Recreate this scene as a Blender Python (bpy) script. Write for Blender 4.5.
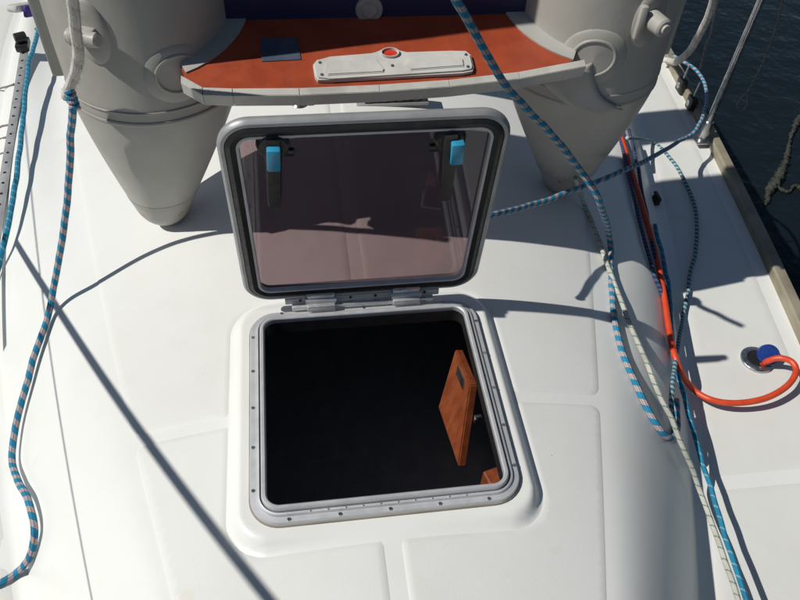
import bpy, bmesh, math, random
import numpy as np
from mathutils import Vector, Matrix

random.seed(7); np.random.seed(7)
scene = bpy.context.scene
for o in list(bpy.data.objects): bpy.data.objects.remove(o)
C = scene.collection

# ------------------------------------------------------------------ camera
CAM = np.array([-0.123, -0.909, 1.316]); PITCH, YAW, ROLL, FPX = 0.829, 0.177, 0.061, 750.0
def cam_axes():
    cy, sy = math.cos(YAW), math.sin(YAW)
    f0 = np.array([sy, cy, 0]); r0 = np.array([cy, -sy, 0]); z = np.array([0, 0, 1.0])
    f = f0*math.cos(PITCH) - z*math.sin(PITCH); u = f0*math.sin(PITCH) + z*math.cos(PITCH)
    r = r0*math.cos(ROLL) + u*math.sin(ROLL); uu = -r0*math.sin(ROLL) + u*math.cos(ROLL)
    return r, uu, f
RIGHT, UP, FWD = cam_axes()
cd = bpy.data.cameras.new('camera'); cam = bpy.data.objects.new('camera', cd); C.objects.link(cam)
m = Matrix.Identity(4)
for i in range(3):
    m[i][0] = RIGHT[i]; m[i][1] = UP[i]; m[i][2] = -FWD[i]; m[i][3] = CAM[i]
cam.matrix_world = m
cd.sensor_fit = 'HORIZONTAL'; cd.sensor_width = 36; cd.lens = FPX/800*36
cd.clip_start = 0.02; cd.clip_end = 3000
scene.camera = cam

# ------------------------------------------------------------------ sky, sun, exposure
ELEV, AZ = math.radians(48), math.radians(-6.5)      # sun from the port side, a little from the bow
TO_SUN = np.array([-math.cos(ELEV)*math.cos(AZ), math.cos(ELEV)*math.sin(AZ), math.sin(ELEV)])
w = bpy.data.worlds.new('World'); scene.world = w; w.use_nodes = True
nt = w.node_tree; sky = nt.nodes.new('ShaderNodeTexSky'); sky.sky_type = 'NISHITA'; sky.sun_disc = False
sky.sun_elevation = ELEV; sky.sun_rotation = math.atan2(TO_SUN[0], TO_SUN[1])
sky.air_density = 1.1; sky.dust_density = 0.4; sky.ozone_density = 1.5
bg = nt.nodes['Background']; bg.inputs['Strength'].default_value = 0.05
nt.links.new(sky.outputs[0], bg.inputs['Color'])
sd = bpy.data.lights.new('sun', 'SUN'); sd.energy = 5.0; sd.angle = math.radians(0.53); sd.color = (1, .962, .90)
sun = bpy.data.objects.new('sun', sd); C.objects.link(sun)
sun.rotation_euler = Vector(TO_SUN).to_track_quat('Z', 'Y').to_euler()
scene.view_settings.view_transform = 'Standard'; scene.view_settings.look = 'None'
scene.view_settings.exposure = -0.38; scene.view_settings.gamma = 1
scene.render.engine = 'CYCLES'

# ------------------------------------------------------------------ pixel helpers (photo pixels 800x600)
def ray(px, py):
    return RIGHT*(px-400)/FPX - UP*(py-300)/FPX + FWD
def at(px, py, z):
    d = ray(px, py); return CAM + d*(z-CAM[2])/d[2]
def atY(px, py, Y):
    d = ray(px, py); return CAM + d*(Y-CAM[1])/d[1]
def at_plane(px, py, P, n):
    d = ray(px, py); return CAM + d*(np.dot(P-CAM, n)/np.dot(d, n))

# ------------------------------------------------------------------ materials
MATS = {}
def nodes(name):
    mt = bpy.data.materials.new(name); mt.use_nodes = True; MATS[name] = mt
    t = mt.node_tree; return mt, t, t.nodes['Principled BSDF']
def N(t, typ, **kw):
    n = t.nodes.new(typ)
    for k, v in kw.items():
        if k in n.inputs: n.inputs[k].default_value = v
        else: setattr(n, k, v)
    return n
def mixc(t, fac, a, b):
    mx = t.nodes.new('ShaderNodeMix'); mx.data_type = 'RGBA'
    for sock, val in ((0, fac), (6, a), (7, b)):
        if isinstance(val, bpy.types.NodeSocket): t.links.new(val, mx.inputs[sock])
        elif sock == 0: mx.inputs[0].default_value = val
        else: mx.inputs[sock].default_value = (*val, 1)
    return mx.outputs[2]
def ramp(t, val, a, b):
    r = t.nodes.new('ShaderNodeMapRange'); t.links.new(val, r.inputs[0])
    r.inputs[1].default_value = a; r.inputs[2].default_value = b; return r.outputs[0]
def noise(t, scale, detail=3, vec=None, rough=.55):
    n = N(t, 'ShaderNodeTexNoise', Scale=scale, Detail=detail, Roughness=rough)
    if vec is None:
        vec = N(t, 'ShaderNodeTexCoord').outputs['Object']
    t.links.new(vec, n.inputs['Vector']); return n.outputs[0]
def bump(t, b, h, strength, dist):
    n = N(t, 'ShaderNodeBump', Strength=strength, Distance=dist)
    t.links.new(h, n.inputs['Height']); t.links.new(n.outputs[0], b.inputs['Normal'])

def mat(name, col, col2=None, rough=.5, metal=0, scale=8, bscale=None, bstr=.2, bdist=.002, rvar=.1, lo=.4, hi=.65, coat=0):
    mt, t, b = nodes(name)
    n1 = noise(t, scale, 4)
    c = mixc(t, ramp(t, n1, lo, hi), col, col2 or tuple(x*.85 for x in col))
    t.links.new(c, b.inputs['Base Color'])
    n2 = noise(t, scale*3.1, 3)
    r = t.nodes.new('ShaderNodeMapRange'); t.links.new(n2, r.inputs[0])
    r.inputs[1].default_value = .3; r.inputs[2].default_value = .7
    r.inputs[3].default_value = max(0, rough-rvar); r.inputs[4].default_value = min(1, rough+rvar)
    t.links.new(r.outputs[0], b.inputs['Roughness'])
    b.inputs['Metallic'].default_value = metal
    b.inputs['Coat Weight'].default_value = coat
    if bscale: bump(t, b, noise(t, bscale, 3), bstr, bdist)
    return mt

def gelcoat(name, col, dirt, spots, grain):
    mt, t, b = nodes(name)
    big = ramp(t, noise(t, 2.3, 5, rough=.65), .45, .75)
    c = mixc(t, big, col, dirt)
    sp = ramp(t, noise(t, 55, 2), .74, .78)
    patch = ramp(t, noise(t, 3.7, 2), .52, .62)
    mu = t.nodes.new('ShaderNodeMath'); mu.operation = 'MULTIPLY'; t.links.new(sp, mu.inputs[0]); t.links.new(patch, mu.inputs[1])
    mu2 = t.nodes.new('ShaderNodeMath'); mu2.operation = 'MULTIPLY'; t.links.new(mu.outputs[0], mu2.inputs[0]); mu2.inputs[1].default_value = spots
    c = mixc(t, mu2.outputs[0], c, (.42, .36, .26))
    # faint rusty smears
    st = ramp(t, noise(t, 7.3, 3), .70, .80)
    mu3 = t.nodes.new('ShaderNodeMath'); mu3.operation = 'MULTIPLY'; t.links.new(st, mu3.inputs[0]); mu3.inputs[1].default_value = .5
    c = mixc(t, mu3.outputs[0], c, (.66, .58, .43))
    t.links.new(c, b.inputs['Base Color'])
    b.inputs['Roughness'].default_value = .38 if grain < .2 else .6
    g = N(t, 'ShaderNodeMath', operation='MULTIPLY_ADD')
    fine = noise(t, 520 if grain >= .2 else 40, 2); t.links.new(fine, g.inputs[0]); g.inputs[1].default_value = 1; g.inputs[2].default_value = 0
    bump(t, b, g.outputs[0], grain, .0012)
    return mt
gelcoat('gelcoat', (.765, .775, .75), (.72, .72, .685), .5, .05)
gelcoat('nonskid', (.725, .733, .707), (.67, .67, .635), 1.0, .30)
gelcoat('side_nonskid', (.705, .71, .68), (.65, .65, .615), .8, .30)
mat('hull', (.75, .75, .73), rough=.3)
mat('aluminium', (.56, .57, .585), (.50, .51, .525), rough=.52, metal=.4, scale=14, bscale=160, bstr=.08, rvar=.1)
mat('alu_lid', (.36, .37, .375), (.31, .315, .32), rough=.52, metal=.35, scale=10, bscale=160, bstr=.08)
mat('alu_bright', (.66, .66, .66), (.55, .55, .56), rough=.3, metal=.6, scale=20)
mat('stainless', (.55, .56, .57), (.35, .35, .36), rough=.25, metal=.95, scale=30)
mat('rubber', (.012, .012, .013), (.02, .02, .021), rough=.5, scale=30)
mat('seal_line', (.58, .57, .57), (.48, .47, .47), rough=.5, scale=20)
mat('black_plastic', (.013, .013, .014), (.022, .022, .022), rough=.38, scale=25)
mat('blue_cap', (.03, .30, .50), (.025, .25, .42), rough=.38, scale=30)
mat('pvc', (.405, .395, .36), (.35, .34, .31), rough=.46, scale=4.5, bscale=26, bstr=.12, bdist=.004, lo=.42, hi=.7)
def worn():
    mt = mat('pvc_worn', (.405, .395, .36), (.35, .34, .31), rough=.46, scale=4.5, bscale=26, bstr=.12, bdist=.004, lo=.42, hi=.7)
    t = mt.node_tree; b = t.nodes['Principled BSDF']; src = b.inputs['Base Color'].links[0].from_socket
    tc = N(t, 'ShaderNodeTexCoord'); sp = N(t, 'ShaderNodeSeparateXYZ'); t.links.new(tc.outputs['Object'], sp.inputs[0])
    low = ramp(t, sp.outputs[2], .02, -.02); sc = ramp(t, noise(t, 30, 3), .60, .68)
    mu = N(t, 'ShaderNodeMath', operation='MULTIPLY'); t.links.new(low, mu.inputs[0]); t.links.new(sc, mu.inputs[1])
    t.links.new(mixc(t, mu.outputs[0], src, (.40, .17, .08)), b.inputs['Base Color'])
worn()
for nm in ('pvc', 'pvc_worn'):
    t = MATS[nm].node_tree; b = t.nodes['Principled BSDF']; tc = N(t, 'ShaderNodeTexCoord')
    mp = N(t, 'ShaderNodeMapping'); mp.inputs['Scale'].default_value = (9, 9, 4.0); t.links.new(tc.outputs['Object'], mp.inputs[0])
    cr = noise(t, 1.0, 5, mp.outputs[0], .6); wv = noise(t, 420, 1)
    ad = N(t, 'ShaderNodeMath', operation='MULTIPLY_ADD'); t.links.new(wv, ad.inputs[0]); ad.inputs[1].default_value = .03; t.links.new(cr, ad.inputs[2])
    bump(t, b, ad.outputs[0], .22, .010)
    src = b.inputs['Base Color'].links[0].from_socket
    st = ramp(t, noise(t, 1.0, 6, mp.outputs[0], .7), .56, .74); m3 = N(t, 'ShaderNodeMath', operation='MULTIPLY'); t.links.new(st, m3.inputs[0]); m3.inputs[1].default_value = .35
    t.links.new(mixc(t, m3.outputs[0], src, (.27, .255, .21)), b.inputs['Base Color'])
mat('pvc_tape', (.39, .38, .345), (.33, .32, .29), rough=.5, scale=9)
mat('pvc_flap', (.43, .42, .39), (.37, .36, .33), rough=.5, scale=9)
mat('transom_trim', (.52, .51, .47), (.40, .39, .36), rough=.45, scale=12)
mat('transom_orange', (.37, .066, .026), (.30, .050, .020), rough=.42, scale=16, bscale=60, bstr=.06)
mat('pad_plastic', (.60, .595, .56), (.52, .51, .48), rough=.5, scale=18)
mat('red_paint', (.60, .045, .02), (.5, .03, .015), rough=.5, scale=30)
mat('navy', (.016, .022, .085), (.02, .027, .10), rough=.6, scale=9, bscale=30, bstr=.2)
mat('dark_plate', (.06, .08, .12), (.09, .11, .15), rough=.4, scale=30)
mat('rust', (.30, .12, .06), (.42, .25, .16), rough=.8, scale=40)
mat('interior', (.20, .20, .22), (.24, .235, .25), rough=.8, scale=5)
mat('cushion', (.36, .36, .40), (.42, .42, .45), rough=.9, scale=20, bscale=200, bstr=.3)
mat('rail', (.30, .27, .20), (.20, .175, .125), rough=.6, scale=9, bscale=60, bstr=.2)
mat('rail_side', (.30, .27, .22), (.22, .20, .16), rough=.6, scale=9)
mat('hose', (.66, .075, .022), (.56, .05, .016), rough=.42, scale=30)
mat('cap_blue', (.012, .045, .23), (.01, .03, .16), rough=.35, scale=30)
mat('weed', (.02, .024, .018), (.05, .052, .04), rough=.8, scale=30, bscale=60, bstr=.8)
mat('track', (.55, .55, .54), (.42, .42, .42), rough=.4, metal=.4, scale=20)
mat('hole', (.006, .006, .006), rough=.9)
mat('white_web', (.62, .61, .57), (.45, .44, .41), rough=.85, scale=40, bscale=90, bstr=.6)
mat('purple', (.05, .03, .24), (.04, .02, .16), rough=.7, scale=40)

def wood(name, a, b_):
    mt, t, b = nodes(name)
    tc = N(t, 'ShaderNodeTexCoord'); mp = N(t, 'ShaderNodeMapping'); mp.inputs['Scale'].default_value = (60, 60, 5)
    t.links.new(tc.outputs['Object'], mp.inputs[0])
    n = noise(t, 1.0, 4, mp.outputs[0])
    t.links.new(mixc(t, ramp(t, n, .35, .65), a, b_), b.inputs['Base Color']); b.inputs['Roughness'].default_value = .35
wood('teak', (.25, .068, .026), (.17, .042, .016))

def glass(name):
    mt, t, b = nodes(name); t.nodes.remove(b)
    out = t.nodes['Material Output']
    tr = N(t, 'ShaderNodeBsdfTransparent'); 
    tc = N(t, 'ShaderNodeTexCoord')
    n = noise(t, 9, 5, tc.outputs['Object'])
    t.links.new(mixc(t, ramp(t, n, .5, .8), (.55, .465, .48), (.515, .435, .45)), tr.inputs[0])
    gl = N(t, 'ShaderNodeBsdfGlossy', Roughness=.03); gl.inputs[0].default_value = (1, 1, 1, 1)
    df = N(t, 'ShaderNodeBsdfDiffuse'); df.inputs[0].default_value = (.34, .28, .27, 1)
    sm = ramp(t, noise(t, 6, 6, tc.outputs['Object'], .7), .5, .95)
    mm = N(t, 'ShaderNodeMath', operation='MULTIPLY_ADD'); t.links.new(sm, mm.inputs[0]); mm.inputs[1].default_value = .14; mm.inputs[2].default_value = .025
    m1 = N(t, 'ShaderNodeMixShader'); t.links.new(mm.outputs[0], m1.inputs[0]); t.links.new(tr.outputs[0], m1.inputs[1]); t.links.new(df.outputs[0], m1.inputs[2])
    fr = N(t, 'ShaderNodeFresnel', IOR=1.49)
    m2 = N(t, 'ShaderNodeMixShader'); gm = N(t, 'ShaderNodeNewGeometry'); iv = N(t, 'ShaderNodeMath', operation='SUBTRACT'); iv.inputs[0].default_value = 1; t.links.new(gm.outputs['Backfacing'], iv.inputs[1])
    ff = N(t, 'ShaderNodeMath', operation='MULTIPLY'); t.links.new(fr.outputs[0], ff.inputs[0]); t.links.new(iv.outputs[0], ff.inputs[1])
    t.links.new(ff.outputs[0], m2.inputs[0]); t.links.new(m1.outputs[0], m2.inputs[1]); t.links.new(gl.outputs[0], m2.inputs[2])
    t.links.new(m2.outputs[0], out.inputs[0])
glass('tinted_pane')

def water():
    mt, t, b = nodes('water')
    b.inputs['Base Color'].default_value = (.007, .012, .015, 1); b.inputs['Roughness'].default_value = .08
    b.inputs['IOR'].default_value = 1.33
    tc = N(t, 'ShaderNodeTexCoord')
    bump(t, b, noise(t, 4.5, 6, tc.outputs['Object']), .5, .05)
water()

def rope_mat(name, base, fleck, period, duty=.5, twist=1.0, fuzz=.15, base2=None):
    """braided rope: u = metres along, v = turn around"""
    mt, t, b = nodes(name)
    uv = N(t, 'ShaderNodeUVMap'); sp = N(t, 'ShaderNodeSeparateXYZ'); t.links.new(uv.outputs[0], sp.inputs[0])
    def mth(op, a, c, d=None):
        n = N(t, 'ShaderNodeMath', operation=op)
        for i, v in enumerate((a, c, d)):
            if v is None: continue
            if isinstance(v, bpy.types.NodeSocket): t.links.new(v, n.inputs[i])
            else: n.inputs[i].default_value = v
        return n.outputs[0]
    nz = noise(t, 90, 2)
    ph = mth('ADD', mth('MULTIPLY', sp.outputs[0], 1/period), mth('MULTIPLY', sp.outputs[1], twist))
    ph = mth('ADD', ph, mth('MULTIPLY', nz, fuzz))
    fr = mth('FRACT', ph, 0.0)
    stripe = mth('LESS_THAN', fr, duty)
    # braid cells
    a1 = mth('SINE', mth('ADD', mth('MULTIPLY', sp.outputs[0], 6.283/.0075), mth('MULTIPLY', sp.outputs[1], 6.283*4)), 0.0)
    a2 = mth('SINE', mth('SUBTRACT', mth('MULTIPLY', sp.outputs[0], 6.283/.0075), mth('MULTIPLY', sp.outputs[1], 6.283*4)), 0.0)
    braid = mth('MULTIPLY', a1, a2)
    cell = mth('GREATER_THAN', braid, -.35)
    f2 = mth('MULTIPLY', stripe, cell)
    c0 = mixc(t, ramp(t, noise(t, 25, 3), .4, .7), base, base2 or tuple(x*.7 for x in base))
    c = mixc(t, f2, c0, fleck)
    c = mixc(t, mth('MULTIPLY', ramp(t, braid, .3, -1.0), .45), c, tuple(x*.35 for x in base))
    t.links.new(c, b.inputs['Base Color']); b.inputs['Roughness'].default_value = .85
    bump(t, b, braid, .6, .0012)
    return mt
rope_mat('rope_bluepink', (.018, .26, .45), (.60, .41, .36), .033, .45, 1.0)
rope_mat('rope_turq', (.014, .27, .45), (.28, .45, .52), .03, .18, 1.0)
rope_mat('rope_whitegreen', (.62, .62, .55), (.10, .24, .17), .028, .16, 1.0)
rope_mat('rope_bluewhite', (.02, .16, .27), (.50, .55, .50), .020, .5, 1.0)
rope_mat('rope_navy', (.02, .035, .12), (.10, .14, .22), .016, .4, 1.0)
rope_mat('rope_oldwhite', (.68, .66, .61), (.52, .42, .38), .05, .18, 1.0, base2=(.52, .50, .45))
rope_mat('rope_grey', (.22, .21, .20), (.30, .29, .27), .02, .4, 1.0)

# ------------------------------------------------------------------ object helpers
def mesh_obj(name, verts, faces, material, parent=None, smooth=False, uvs=None):
    me = bpy.data.meshes.new(name); me.from_pydata([tuple(map(float, v)) for v in verts], [], [tuple(map(int, f)) for f in faces])
    mats = material if isinstance(material, (list, tuple)) else [material]
    for mm in mats: me.materials.append(MATS[mm])
    if uvs is not None:
        ul = me.uv_layers.new(name='UVMap')
        for lp in me.loops: ul.data[lp.index].uv = uvs[lp.index]
    me.update()
    if smooth:
        for p in me.polygons: p.use_smooth = True
    o = bpy.data.objects.new(name, me); C.objects.link(o)
    if parent: o.parent = parent
    return o
def bm_obj(name, bm, material, parent=None, smooth=False):
    me = bpy.data.meshes.new(name); bmesh.ops.recalc_face_normals(bm, faces=bm.faces); bm.to_mesh(me); bm.free()
    me.materials.append(MATS[material])
    if smooth:
        for p in me.polygons: p.use_smooth = True
        try: me.set_sharp_from_angle(angle=math.radians(38))
        except Exception: pass
    o = bpy.data.objects.new(name, me); C.objects.link(o)
    if parent: o.parent = parent
    return o
def empty(name, loc, label, cat, group=None):
    o = bpy.data.objects.new(name, None); C.objects.link(o); o.location = loc; o.empty_display_size = .05
    return tag(o, label, cat, group)
def tag(o, label, cat, group=None):
    o['label'] = label; o['category'] = cat
    if group: o['group'] = group
    return o
def keep(parent, *objs):
    """parts were built in world space: parent without moving them"""
    for o in objs:
        o.parent = parent
        o.matrix_parent_inverse = Matrix.Translation(parent.location).inverted()
def box_bm(bm, cx, cy, cz, sx, sy, sz, bev=0, rot=None, seg=2):
    r = bmesh.ops.create_cube(bm, size=1); vs = r['verts']
    bmesh.ops.scale(bm, vec=(sx, sy, sz), verts=vs)
    if bev:
        es = list({e for v in vs for e in v.link_edges})
        rr = bmesh.ops.bevel(bm, geom=es, offset=bev, segments=seg, affect='EDGES', profile=.5)
        vs = list({v for f in rr['faces'] for v in f.verts} | {v for v in vs if v.is_valid})
    if rot is not None: bmesh.ops.rotate(bm, cent=(0, 0, 0), matrix=rot, verts=vs)
    bmesh.ops.translate(bm, vec=(cx, cy, cz), verts=vs)
    return vs
def cyl_bm(bm, p0, p1, r0, r1=None, seg=16, bev=0):
    p0 = Vector(p0); p1 = Vector(p1); r1 = r0 if r1 is None else r1
    q = (p1-p0).to_track_quat('Z', 'Y').to_matrix(); L = (p1-p0).length
    prof = [(r0, 0), (r1, L)] if not bev else [(r0-bev, 0), (r0, bev), (r1, L-bev), (r1-bev, L)]
    rings = []
    for r, z in prof:
        rings.append([bm.verts.new(p0 + q @ Vector((r*math.cos(a), r*math.sin(a), z))) for a in np.linspace(0, 2*math.pi, seg, endpoint=False)])
    for a, b in zip(rings[:-1], rings[1:]):
        for i in range(seg): bm.faces.new((a[i], a[(i+1) % seg], b[(i+1) % seg], b[i]))
    bm.faces.new(rings[0][::-1]); bm.faces.new(rings[-1])
def spline(pts, n=10):
    P = np.array(pts, float); P = np.vstack([2*P[0]-P[1], P, 2*P[-1]-P[-2]]); out = []
    for i in range(1, len(P)-2):
        for s in np.linspace(0, 1, n, endpoint=False):
            a, b, c, d = P[i-1:i+3]
            out.append(.5*((2*b)+(c-a)*s+(2*a-5*b+4*c-d)*s*s+(3*b-a-3*c+d)*s**3))
    out.append(P[-2]); return np.array(out)
def tube_obj(name, pts, rad, material, parent=None, n=10, seg=12, resample=True, rough=0.0):
    S = spline(pts, n) if resample else np.array(pts, float)
    rads = np.interp(np.linspace(0, 1, len(S)), np.linspace(0, 1, len(rad)), rad) if isinstance(rad, (list, tuple)) else np.full(len(S), rad)
    T = np.gradient(S, axis=0); T /= np.linalg.norm(T, axis=1)[:, None]
    up = np.array([0, 0, 1.0]) if abs(T[0][2]) < .9 else np.array([1.0, 0, 0])
    verts = []; u = np.r_[0, np.cumsum(np.linalg.norm(np.diff(S, axis=0), axis=1))]
    nv = up - T[0]*np.dot(up, T[0]); nv /= np.linalg.norm(nv)
    for i in range(len(S)):
        nv = nv - T[i]*np.dot(nv, T[i]); nv /= np.linalg.norm(nv); bv = np.cross(T[i], nv)
        for k in range(seg):
            a = 2*math.pi*k/seg
            r = rads[i]*(1+rough*random.uniform(-1, 1))
            verts.append(S[i]+r*(math.cos(a)*nv+math.sin(a)*bv))
    faces = []; uvs = []
    for i in range(len(S)-1):
        for k in range(seg):
            k2 = (k+1) % seg
            faces.append((i*seg+k, i*seg+k2, (i+1)*seg+k2, (i+1)*seg+k))
            uvs += [(u[i], k/seg), (u[i], (k+1)/seg), (u[i+1], (k+1)/seg), (u[i+1], k/seg)]
    faces.append(tuple(range(seg))[::-1]); uvs += [(u[0], 0)]*seg
    faces.append(tuple((len(S)-1)*seg+k for k in range(seg))); uvs += [(u[-1], 0)]*seg
    return mesh_obj(name, verts, faces, material, parent, True, uvs)

# ------------------------------------------------------------------ the boat's shape
ZD = -.38
def K(y): return np.clip(.53+.30*y-.02*y*y, .12, 1.2)
def B(y): return np.clip(.838+.33*y-.055*y*y, .3, 1.5)
def RAILX(y): return 1.275+.165*y-.02*y*y
def sd_rbox(x, y, hx, hy, r):
    qx = np.abs(x)-hx+r; qy = np.abs(y)-hy+r
    return np.hypot(np.maximum(qx, 0), np.maximum(qy, 0))+np.minimum(np.maximum(qx, qy), 0)-r
def sstep(t): t = np.clip(t, 0, 1); return t*t*(3-2*t)
def surf(x, y):
    x = np.asarray(x, float); y = np.asarray(y, float); ax = np.abs(x); k = K(y); b = B(y)
    top = -.0115-.27*np.minimum(ax, k)**2
    s = np.clip((ax-k)/(b-k), 0, 1); z0 = -.0115-.27*k*k; m0 = -.54*k*(b-k); m1 = -1.7*(b-k)
    side = (2*s**3-3*s**2+1)*z0+(s**3-2*s**2+s)*m0+(-2*s**3+3*s**2)*ZD+(s**3-s**2)*m1
    z = np.where(ax < k, top, side)
    z = np.where(ax >= b, ZD - .02*np.clip(ax-b, 0, 1), z)
    # small cove where the side meets the deck
    # raised plinth round the hatch
    d = sd_rbox(x, y-.004, .306, .308, .080)
    z = z+(np.maximum(-.006, z)-z)*sstep(1-(d+.024)/.026)
    return z
def at_surf(px, py, h=0.0):
    z = 0.0
    for _ in range(60):
        p = at(px, py, z); z = .5*z+.5*(float(surf(p[0], p[1]))+h)
    return at(px, py, z)
def shadow_src(px, py, h):
    """a point h above the deck whose shadow falls at this deck point"""
    return at_surf(px, py, 0)+TO_SUN*h/TO_SUN[2]

# ------------------------------------------------------------------ water
wb = bmesh.new(); bmesh.ops.create_grid(wb, x_segments=8, y_segments=8, size=800)
wo = bm_obj('water', wb, 'water'); wo.location.z = -1.45; wo['kind'] = 'structure'

# ------------------------------------------------------------------ the yacht
yacht = empty('sailing_yacht', (0, 0, ZD), 'white fibreglass sailing yacht with rounded cabin top and side decks', 'sailboat')
HO = .236
xs = np.unique(np.round(np.r_[np.linspace(-1.25, 1.25, 251), -HO, HO], 4))
ys = np.unique(np.round(np.r_[np.linspace(-1.6, -.5, 30), np.linspace(-.5, .9, 141), np.linspace(.9, 3.2, 60), -HO, HO], 4))
# grid columns follow the cabin side so its foot stays a clean line
def deck_sheet():
    col = np.r_[np.linspace(-1, 1, 201)]
    us = np.unique(np.round(np.r_[np.linspace(-1, 1, 241)], 5))
    verts = []; faces = []
    # top (|x|<K) on true x grid with the hatch hole, then side strips in s, then the side deck strip
    nx = 61
    xin = np.unique(np.round(np.r_[np.linspace(-.34, .34, 137), -HO, HO], 4))
    rows = []
    for y in ys:
        k = float(K(y)); b = float(B(y)); r = float(RAILX(y))
        if k < .36:
            xi = xin*(k*.95/.34)
        else: xi = xin
        x = np.r_[-np.linspace(r, b, 14)[:-1], -(b-.0001), -np.linspace(b-.004, k, 26)[:-1], np.linspace(-k, xi[0], 22)[:-1], xi,
                  np.linspace(xi[-1], k, 22)[1:], np.linspace(k, b-.004, 26)[1:], b-.0001, np.linspace(b, r, 14)[1:]]
        rows.append(np.stack([x, np.full(len(x), y), surf(x, y)], 1))
    M_ = len(rows[0])
    V = np.vstack(rows)
    for j in range(len(rows)-1):
        ym = .5*(ys[j]+ys[j+1])
        for i in range(M_-1):
            xm = .25*(rows[j][i][0]+rows[j][i+1][0]+rows[j+1][i][0]+rows[j+1][i+1][0])
            if abs(xm) < HO-.001 and abs(ym) < HO-.001: continue
            faces.append((j*M_+i, j*M_+i+1, (j+1)*M_+i+1, (j+1)*M_+i))
    return mesh_obj('deck_moulding', V, faces, 'gelcoat', None, True)
deck = deck_sheet(); keep(yacht, deck)

# non-skid panels: raised sheets cut with rounded corners round the plinth
def panel(x0f, x1f, y0, y1, cut=True, cell=.008, mat_='nonskid', name='nonskid_panel', r=.028, lift=.0017):
    gx = np.arange(-1.7, 1.7, cell); gy = np.arange(y0-.03, y1+.03, cell)
    def sdf(x, y):
        xa, xb = x0f(y), x1f(y)
        qx = np.maximum(xa-x, x-xb)+r; qy = np.maximum(y0-y, y-y1)+r
        d = np.hypot(np.maximum(qx, 0), np.maximum(qy, 0))+np.minimum(np.maximum(qx, qy), 0)-r
        if cut: d = np.maximum(d, .001-sd_rbox(x, y-.004, .308, .310, .082))
        return d
    xa = min(float(np.min(x0f(gy))), float(np.min(x1f(gy)))); xb = max(float(np.max(x0f(gy))), float(np.max(x1f(gy))))
    gx = gx[(gx > xa-.03) & (gx < xb+.03)]
    X, Y = np.meshgrid(gx, gy); X = X.copy(); Y = Y.copy()
    cx = .25*(X[:-1, :-1]+X[1:, :-1]+X[:-1, 1:]+X[1:, 1:]); cy = .25*(Y[:-1, :-1]+Y[1:, :-1]+Y[:-1, 1:]+Y[1:, 1:])
    kp = sdf(cx, cy) < 0
    cnt = np.zeros(X.shape, int)
    cnt[:-1, :-1] += kp; cnt[1:, :-1] += kp; cnt[:-1, 1:] += kp; cnt[1:, 1:] += kp
    bd = (cnt > 0) & (cnt < 4)
    for _ in range(3):
        d = sdf(X, Y); e = 1e-4
        gxx = (sdf(X+e, Y)-d)/e; gyy = (sdf(X, Y+e)-d)/e; g2 = np.maximum(gxx**2+gyy**2, .2)
        X = np.where(bd, X-d*gxx/g2, X); Y = np.where(bd, Y-d*gyy/g2, Y)
    used_ = cnt > 0; nb = np.zeros(X.shape, bool)
    for dj in (-1, 0, 1):
        for di in (-1, 0, 1): nb |= np.roll(np.roll(bd, dj, 0), di, 1)
    r2 = nb & used_ & ~bd
    for _ in range(3):
        d = sdf(X, Y)+cell*.75; e = 1e-4
        gxx = (sdf(X+e, Y)+cell*.75-d)/e; gyy = (sdf(X, Y+e)+cell*.75-d)/e; g2 = np.maximum(gxx**2+gyy**2, .2)
        X = np.where(r2, X-d*gxx/g2, X); Y = np.where(r2, Y-d*gyy/g2, Y)
    Z = surf(X, Y)+np.where(bd, -.0012, lift)
    idx = -np.ones(X.shape, int); used = cnt > 0; idx[used] = np.arange(used.sum())
    V = np.stack([X[used], Y[used], Z[used]], 1)
    J, I = np.nonzero(kp)
    F = np.stack([idx[J, I], idx[J, I+1], idx[J+1, I+1], idx[J+1, I]], 1)
    o = mesh_obj(name, V, F, mat_, None, True); keep(yacht, o); return o
g = .011
panel(lambda y: g+0*y, lambda y: K(y)-.012, .011, 1.9)
panel(lambda y: g+0*y, lambda y: K(y)-.012, -1.3, -.011)
panel(lambda y: -K(y)+.012, lambda y: -g-.006+0*y, .011, 1.9)
panel(lambda y: -K(y)+.012, lambda y: -g-.006+0*y, -1.3, -.011)
# side-deck panels
for s in (1, -1):
    for (a, b_) in ((-1.2, -.10), (-.07, 2.6)):
        if s > 0: panel(lambda y: B(y)+.035, lambda y: RAILX(y)-.045, a, b_, False, .016, 'side_nonskid', 'side_deck_panel', .03, .0018)
        else: panel(lambda y: -RAILX(y)+.045, lambda y: -B(y)-.035, a, b_, False, .016, 'side_nonskid', 'side_deck_panel', .03, .0018)

# toe rails and hull sides
for s in (1, -1):
    yy = np.linspace(-1.6, 3.2, 60); V = []; F = []
    prof = [(-.002, -.012), (-.002, .038), (.004, .044), (.034, .044), (.040, .038), (.040, -.012)]
    for y in yy:
        for dx, dz in prof: V.append((s*(float(RAILX(y))+dx), y, ZD-.015+dz))
    n = len(prof)
    for j in range(len(yy)-1):
        for k in range(n-1): F.append((j*n+k, j*n+k+1, (j+1)*n+k+1, (j+1)*n+k))
    rl = mesh_obj('toe_rail', V, F, 'rail', None, False); keep(yacht, rl)
    V = []; F = []
    for y in yy:
        for dx, z in ((.037, ZD-.03), (.06, ZD-.04), (.06, ZD-.09), (.045, ZD-.10), (.02, -.9), (-.12, -1.6)): V.append((s*(float(RAILX(y))+dx), y, z))
    for j in range(len(yy)-1):
        for k in range(5): F.append((j*6+k, j*6+k+1, (j+1)*6+k+1, (j+1)*6+k))
    hs = mesh_obj('hull_side', V, F, 'hull', None, True); keep(yacht, hs)

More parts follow.
